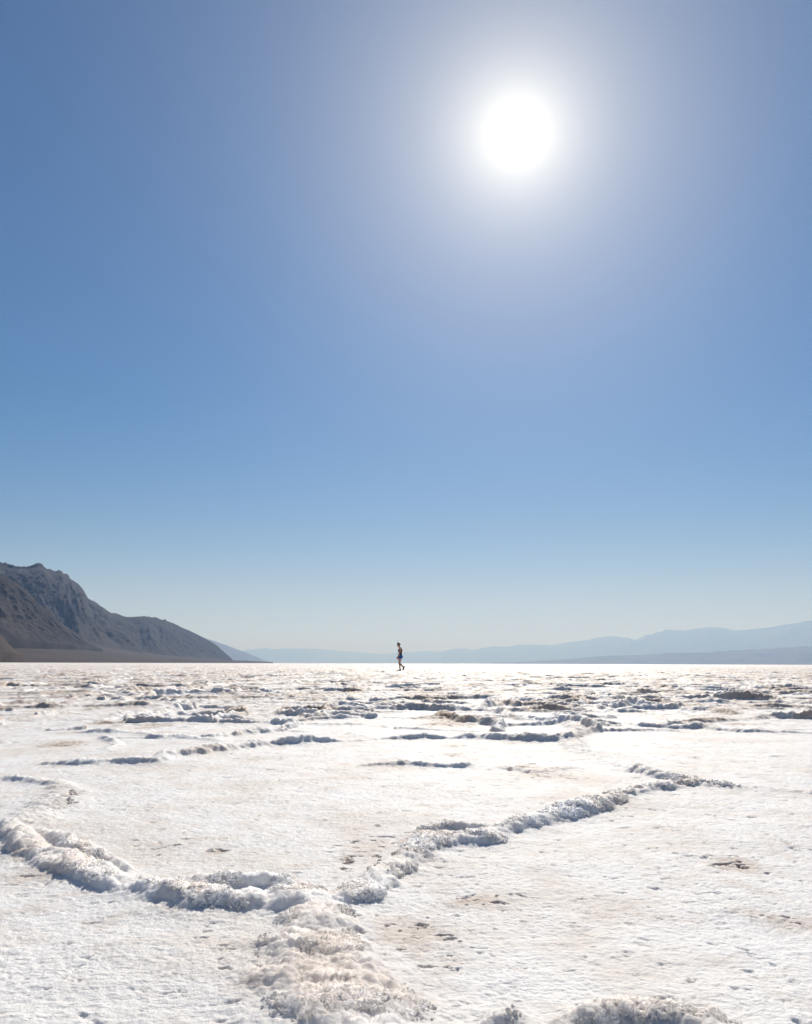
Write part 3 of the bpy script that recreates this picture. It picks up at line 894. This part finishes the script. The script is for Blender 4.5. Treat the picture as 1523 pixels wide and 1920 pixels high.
def person():
    root = bpy.data.objects.new("person", None)
    root.empty_display_size = 0.3
    link(root)
    root.location = (PERSON_XY[0], PERSON_XY[1], 0.0)
    root['label'] = "walker with dark bun, black tank top, blue shorts and teal shoes striding on the salt"
    root['category'] = "person"
    # walks towards -X, the viewer sees the left side (-Y)
    bm = bmesh.new()
    # torso, neck
    tube(bm, [(0.005, 0, 0.80, .095, .135), (0.005, 0, 0.87, .118, .168), (0.0, 0, 0.95, .095, .140), (-0.002, 0, 1.03, .090, .128), (0.0, 0, 1.12, .102, .142),
              (0.008, 0, 1.22, .112, .158), (0.012, 0, 1.30, .096, .165), (0.005, 0, 1.355, .062, .110)], 24)
    tube(bm, [(0.010, 0, 1.33, .062, .066), (-0.03, 0, 1.40, .050, .052), (-0.075, 0, 1.46, .050, .050)], 16)
    ball(bm, (0.075, .065, 0.845), (.075, .078, .085))
    ball(bm, (0.075, -.065, 0.845), (.075, .078, .085))
    ball(bm, (-0.085, .062, 1.215), (.052, .056, .056))
    ball(bm, (-0.085, -.062, 1.215), (.052, .056, .056))
    # head, bowed
    hd = rad(-24)
    H = Matrix.Translation((-0.100, 0, 1.535)) @ Matrix.Rotation(hd, 4, 'Y')

    def hp(x, y, z):
        return H @ Vector((x, y, z))
    ball(bm, hp(0.015, 0, 0.022), (.096, .076, .092), hd)
    ball(bm, hp(-0.028, 0, -0.052), (.062, .056, .066), hd)
    ball(bm, hp(-0.060, 0, -0.098), (.024, .026, .020), hd)
    tube(bm, [(*hp(-0.086, 0, 0.008), .011, .009), (*hp(-0.101, 0, -0.028), .013, .014)], 10)
    for s in (-1, 1):
        ball(bm, hp(0.010, s * .077, -0.012), (.022, .011, .034), hd)
        ball(bm, hp(-0.072, s * .030, -0.028), (.020, .022, .020), hd)
    ball(bm, hp(-0.086, 0, -0.064), (.012, .022, .007), hd)
    ball(bm, hp(-0.084, 0, -0.076), (.011, .019, .007), hd)
    # legs: left leg (-Y) planted in front, right leg pushing off behind
    for s, hip, knee, ank in ((-1, (0.0, 0.84), (-0.055, 0.475), (-0.005, 0.105)), (1, (0.01, 0.84), (-0.035, 0.455), (0.205, 0.215))):
        y = s * .085
        hx, hz = hip
        kx, kz = knee
        ax, az = ank
        L = lambda a, b, f: a + (b - a) * f
        tube(bm, [(hx, y, hz, .090, .088), (L(hx, kx, .3), y, L(hz, kz, .3), .084, .080), (L(hx, kx, .7), y * .97, L(hz, kz, .7), .064, .062), (kx, y * .92, kz, .053, .051),
                  (L(kx, ax, .12) + .004, y * .92, L(kz, az, .12), .050, .048), (L(kx, ax, .32) + .014, y * .9, L(kz, az, .32), .056, .053), (L(kx, ax, .65) + .006, y * .88, L(kz, az, .65), .042, .040),
                  (ax, y * .86, az, .034, .032)], 18)
        if s < 0:
            tube(bm, [(ax + .02, y * .86, az - .035, .030, .028), (ax - .06, y * .86, az - .06, .026, .034), (ax - .15, y * .88, az - .08, .016, .036)], 12)
        else:
            tube(bm, [(ax + .01, y * .86, az - .02, .030, .028), (ax + .005, y * .86, az - .10, .026, .034), (ax - .02, y * .88, az - .175, .016, .036)], 12)
    # arms hanging a little forward, the hand half curled
    for s, sh, el, wr in ((-1, (0.018, 1.315), (-0.040, 1.045), (-0.135, 0.845)), (1, (0.018, 1.315), (-0.005, 1.045), (-0.085, 0.83))):
        yy = (.175, .205, .185)
        sx, sz = sh
        ex, ez = el
        wx, wz = wr
        tube(bm, [(sx - .004, s * .125, sz + .012, .050, .052), (sx, s * yy[0], sz, .052, .048), (sx + (ex - sx) * .4, s * .197, sz + (ez - sz) * .4, .044, .041), (ex, s * yy[1], ez, .037, .035),
                  (ex + (wx - ex) * .35, s * .203, ez + (wz - ez) * .35, .037, .034), (wx, s * yy[2], wz, .024, .021)], 16)
        dx, dz = (wx - ex), (wz - ez)
        l = math.hypot(dx, dz)
        dx, dz = dx / l, dz / l
        # palm faces inward; fingers side by side from front (-X) to back
        nx, nz = dz, -dx        # square to the forearm, towards the front when walking to -X
        y0 = s * yy[2]
        at = lambda a, b_, c: (wx + dx * a + nx * b_, y0 - s * c, wz + dz * a + nz * b_)
        tube(bm, [(*at(.0, 0, 0), .026, .020), (*at(.045, 0, .004), .038, .018), (*at(.085, 0, .008), .040, .016)], 12)
        for b_, ln in ((.030, .068), (.010, .077), (-.011, .071), (-.030, .055)):
            tube(bm, [(*at(.082, b_, .008), .0095, .0095), (*at(.085 + ln * .48, b_ * 1.06, .016), .009, .009), (*at(.085 + ln * .80, b_ * 1.04, .034), .008, .008), (*at(.085 + ln * .92, b_, .052), .007, .007)], 8)
        tube(bm, [(*at(.022, .030, .010), .014, .013), (*at(.055, .058, .018), .011, .011), (*at(.085, .062, .028), .009, .009)], 8)
    body = fuse("body", bm, SKIN, root, 0.0055, 5)

    me = body.data
    nv = len(me.vertices)
    co = np.zeros(nv * 3, np.float32)
    me.vertices.foreach_get('co', co)
    co = co.reshape(-1, 3)
    no = np.zeros(nv * 3, np.float32)
    me.vertices.foreach_get('normal', no)
    no = no.reshape(-1, 3)
    x, y, z = co.T

    def shell(name, keep, off, mat, flare=None):
        """A garment: the part of the body's skin in KEEP, moved out by OFF and given a hem with thickness."""
        bm = bmesh.new()
        mp = {}
        for p in me.polygons:
            if all(keep[v] for v in p.vertices):
                vs = []
                for v in p.vertices:
                    if v not in mp:
                        o = off if flare is None else off + flare[v]
                        mp[v] = bm.verts.new(co[v] + no[v] * o)
                    vs.append(mp[v])
                bm.faces.new(vs)
        bmesh.ops.smooth_vert(bm, verts=bm.verts, factor=0.5, use_axis_x=True, use_axis_y=True, use_axis_z=True)
        m2 = bpy.data.meshes.new(name)
        bm.to_mesh(m2)
        bm.free()
        m2.materials.append(mat)
        m2.shade_smooth()
        o = link(bpy.data.objects.new(name, m2), root)
        sd = o.modifiers.new("thickness", 'SOLIDIFY')
        sd.thickness = 0.003
        sd.offset = 1
        return o

    ay = np.abs(y)
    arm = (ay > 0.158) & (z < 1.40)
    # narrower straps above the arm holes
    strap_lim = np.interp(z, [1.15, 1.22, 1.28, 1.33, 1.37], [0.152, 0.140, 0.105, 0.088, 0.08])
    front_neck = (z > 1.27) & (ay < 0.052) & (x < 0.0)
    back_neck = (z > 1.33) & (ay < 0.045)
    top = (z > 0.905) & (z < 1.372) & (ay < strap_lim) & ~front_neck & ~back_neck & (x > -0.16)
    shell("tank_top", top, 0.007, TOP)
    hand = ((ay > 0.155) & (z < 0.93) & (x < -0.06)) | (ay > 0.19)
    hem = 0.735 + 0.02 * np.clip(-x * 8, -1, 1)
    sh = (z > hem) & (z < 0.945) & ~hand
    shell("shorts", sh, 0.010, SHORTS, 0.012 * np.clip((0.84 - z) / 0.1, 0, 1))
    # hair swept up into a bun
    lc = np.array(H.inverted() @ Matrix.Identity(4))
    q = co @ lc[:3, :3].T + lc[:3, 3]
    hk = (np.linalg.norm(q - np.array((0.015, 0, 0.022)), axis=1) < 0.125) & (q[:, 2] > np.interp(q[:, 0], [-0.10, -0.055, -0.02, 0.03, 0.06, 0.12], [0.075, 0.060, 0.030, 0.0, -0.065, -0.075])) & (z > 1.44)
    hair = shell("hair", hk, 0.011, HAIR)
    bb = bmesh.new()
    ball(bb, hp(0.030, 0, 0.125), (.034, .034, .030))
    for k in range(7):
        a = k * 0.9
        tube(bb, [(*hp(0.030 + .018 * math.cos(a), .018 * math.sin(a), 0.118), .012, .012), (*hp(0.026 + .024 * math.cos(a + .8), .024 * math.sin(a + .8), 0.150), .009, .009), (*hp(0.022 + .008 * math.cos(a), .008 * math.sin(a), 0.182), .005, .005)], 8)
    bun = fuse("bun", bb, HAIR, hair, 0.005, 2)
    for s in (-1, 1):
        eb = bmesh.new()
        ball(eb, hp(-0.077, s * .031, 0.001), (.010, .013, .009))
        e_me = bpy.data.meshes.new("eye")
        eb.to_mesh(e_me)
        eb.free()
        e_me.materials.append(EYE)
        e_me.shade_smooth()
        link(bpy.data.objects.new("eye", e_me), root)

    # shoes: upper, sole
    def shoe(loc, pitch, toe_bend, m, label):
        M = Matrix.Translation(loc) @ Matrix.Rotation(pitch, 4, 'Y')

        def pt(x_, y_, z_):
            v = Vector((x_, y_, z_))
            if x_ < -0.11:            # forefoot bends at the ball of the foot
                piv = Vector((-0.11, 0, 0.0))
                v = piv + Matrix.Rotation(toe_bend, 3, 'Y') @ (v - piv)
            return M @ v
        b1 = bmesh.new()
        tube(b1, [(*pt(0.055, 0, .075), .030, .030), (*pt(0.035, 0, .048), .044, .037), (*pt(-0.03, 0, .052), .048, .039), (*pt(-0.09, 0, .042), .036, .044), (*pt(-0.14, 0, .034), .027, .044), (*pt(-0.185, 0, .028), .019, .034)], 14)
        tube(b1, [(*pt(0.028, 0, .085), .043, .039), (*pt(0.012, 0, .118), .046, .042)], 14)
        up = fuse("shoe", b1, m, root, 0.006, 4)
        up['label'] = label
        b2 = bmesh.new()
        st = [(0.078, .020), (0.068, .030), (0.03, .036), (-0.03, .035), (-0.09, .044), (-0.14, .046), (-0.18, .038), (-0.202, .022)]
        rings = []
        for x_, w_ in st:
            rings.append([b2.verts.new(pt(x_, yv, zv)) for yv, zv in ((-w_, .004), (w_, .004), (w_, .026), (-w_, .026))])
        for A, B in zip(rings, rings[1:]):
            for k in range(4):
                b2.faces.new((A[k], A[(k + 1) % 4], B[(k + 1) % 4], B[k]))
        b2.faces.new(rings[0])
        b2.faces.new(rings[-1])
        bmesh.ops.recalc_face_normals(b2, faces=b2.faces)
        bmesh.ops.bevel(b2, geom=b2.edges[:], offset=0.004, segments=2, affect='EDGES')
        m2 = bpy.data.meshes.new("sole")
        b2.to_mesh(m2)
        b2.free()
        m2.materials.append(SOLE)
        link(bpy.data.objects.new("sole", m2), up)
    shoe((-0.015, -.073, 0.0), 0, 0, SHOE_SHADED, "teal shoe planted flat, shade painted in as dark blue grey")
    shoe((0.262, .073, 0.197), rad(-66), rad(30), SHOE_LIT, "teal shoe with its heel lifted, coloured in its lit tone")
    return root


walker = person()

# ------------------------------------------------------------------ air
def haze():
    bm = bmesh.new()
    bmesh.ops.create_cube(bm, size=1.0)
    me = bpy.data.meshes.new("haze")
    bm.to_mesh(me)
    bm.free()
    o = link(bpy.data.objects.new("haze", me))
    bottom, topz = -120.0, 2550.0
    o.scale = (150000, 150000, topz - bottom)
    o.location = (0, 0, (topz + bottom) / 2)
    o['kind'] = 'stuff'
    o['label'] = "pale blue desert haze that fades the far mountains"
    m = bpy.data.materials.new("air")
    m.use_nodes = True
    t = m.node_tree
    t.nodes.clear()
    out = t.nodes.new('ShaderNodeOutputMaterial')
    pv = t.nodes.new('ShaderNodeVolumePrincipled')
    pv.inputs['Color'].default_value = (0.345, 0.55, 1.0, 1)
    pv.inputs['Absorption Color'].default_value = (0.74, 0.80, 1, 1)
    pv.inputs['Density'].default_value = 5.8e-5
    pv.inputs['Anisotropy'].default_value = 0.25
    t.links.new(pv.outputs[0], out.inputs['Volume'])
    me.materials.append(m)


haze()
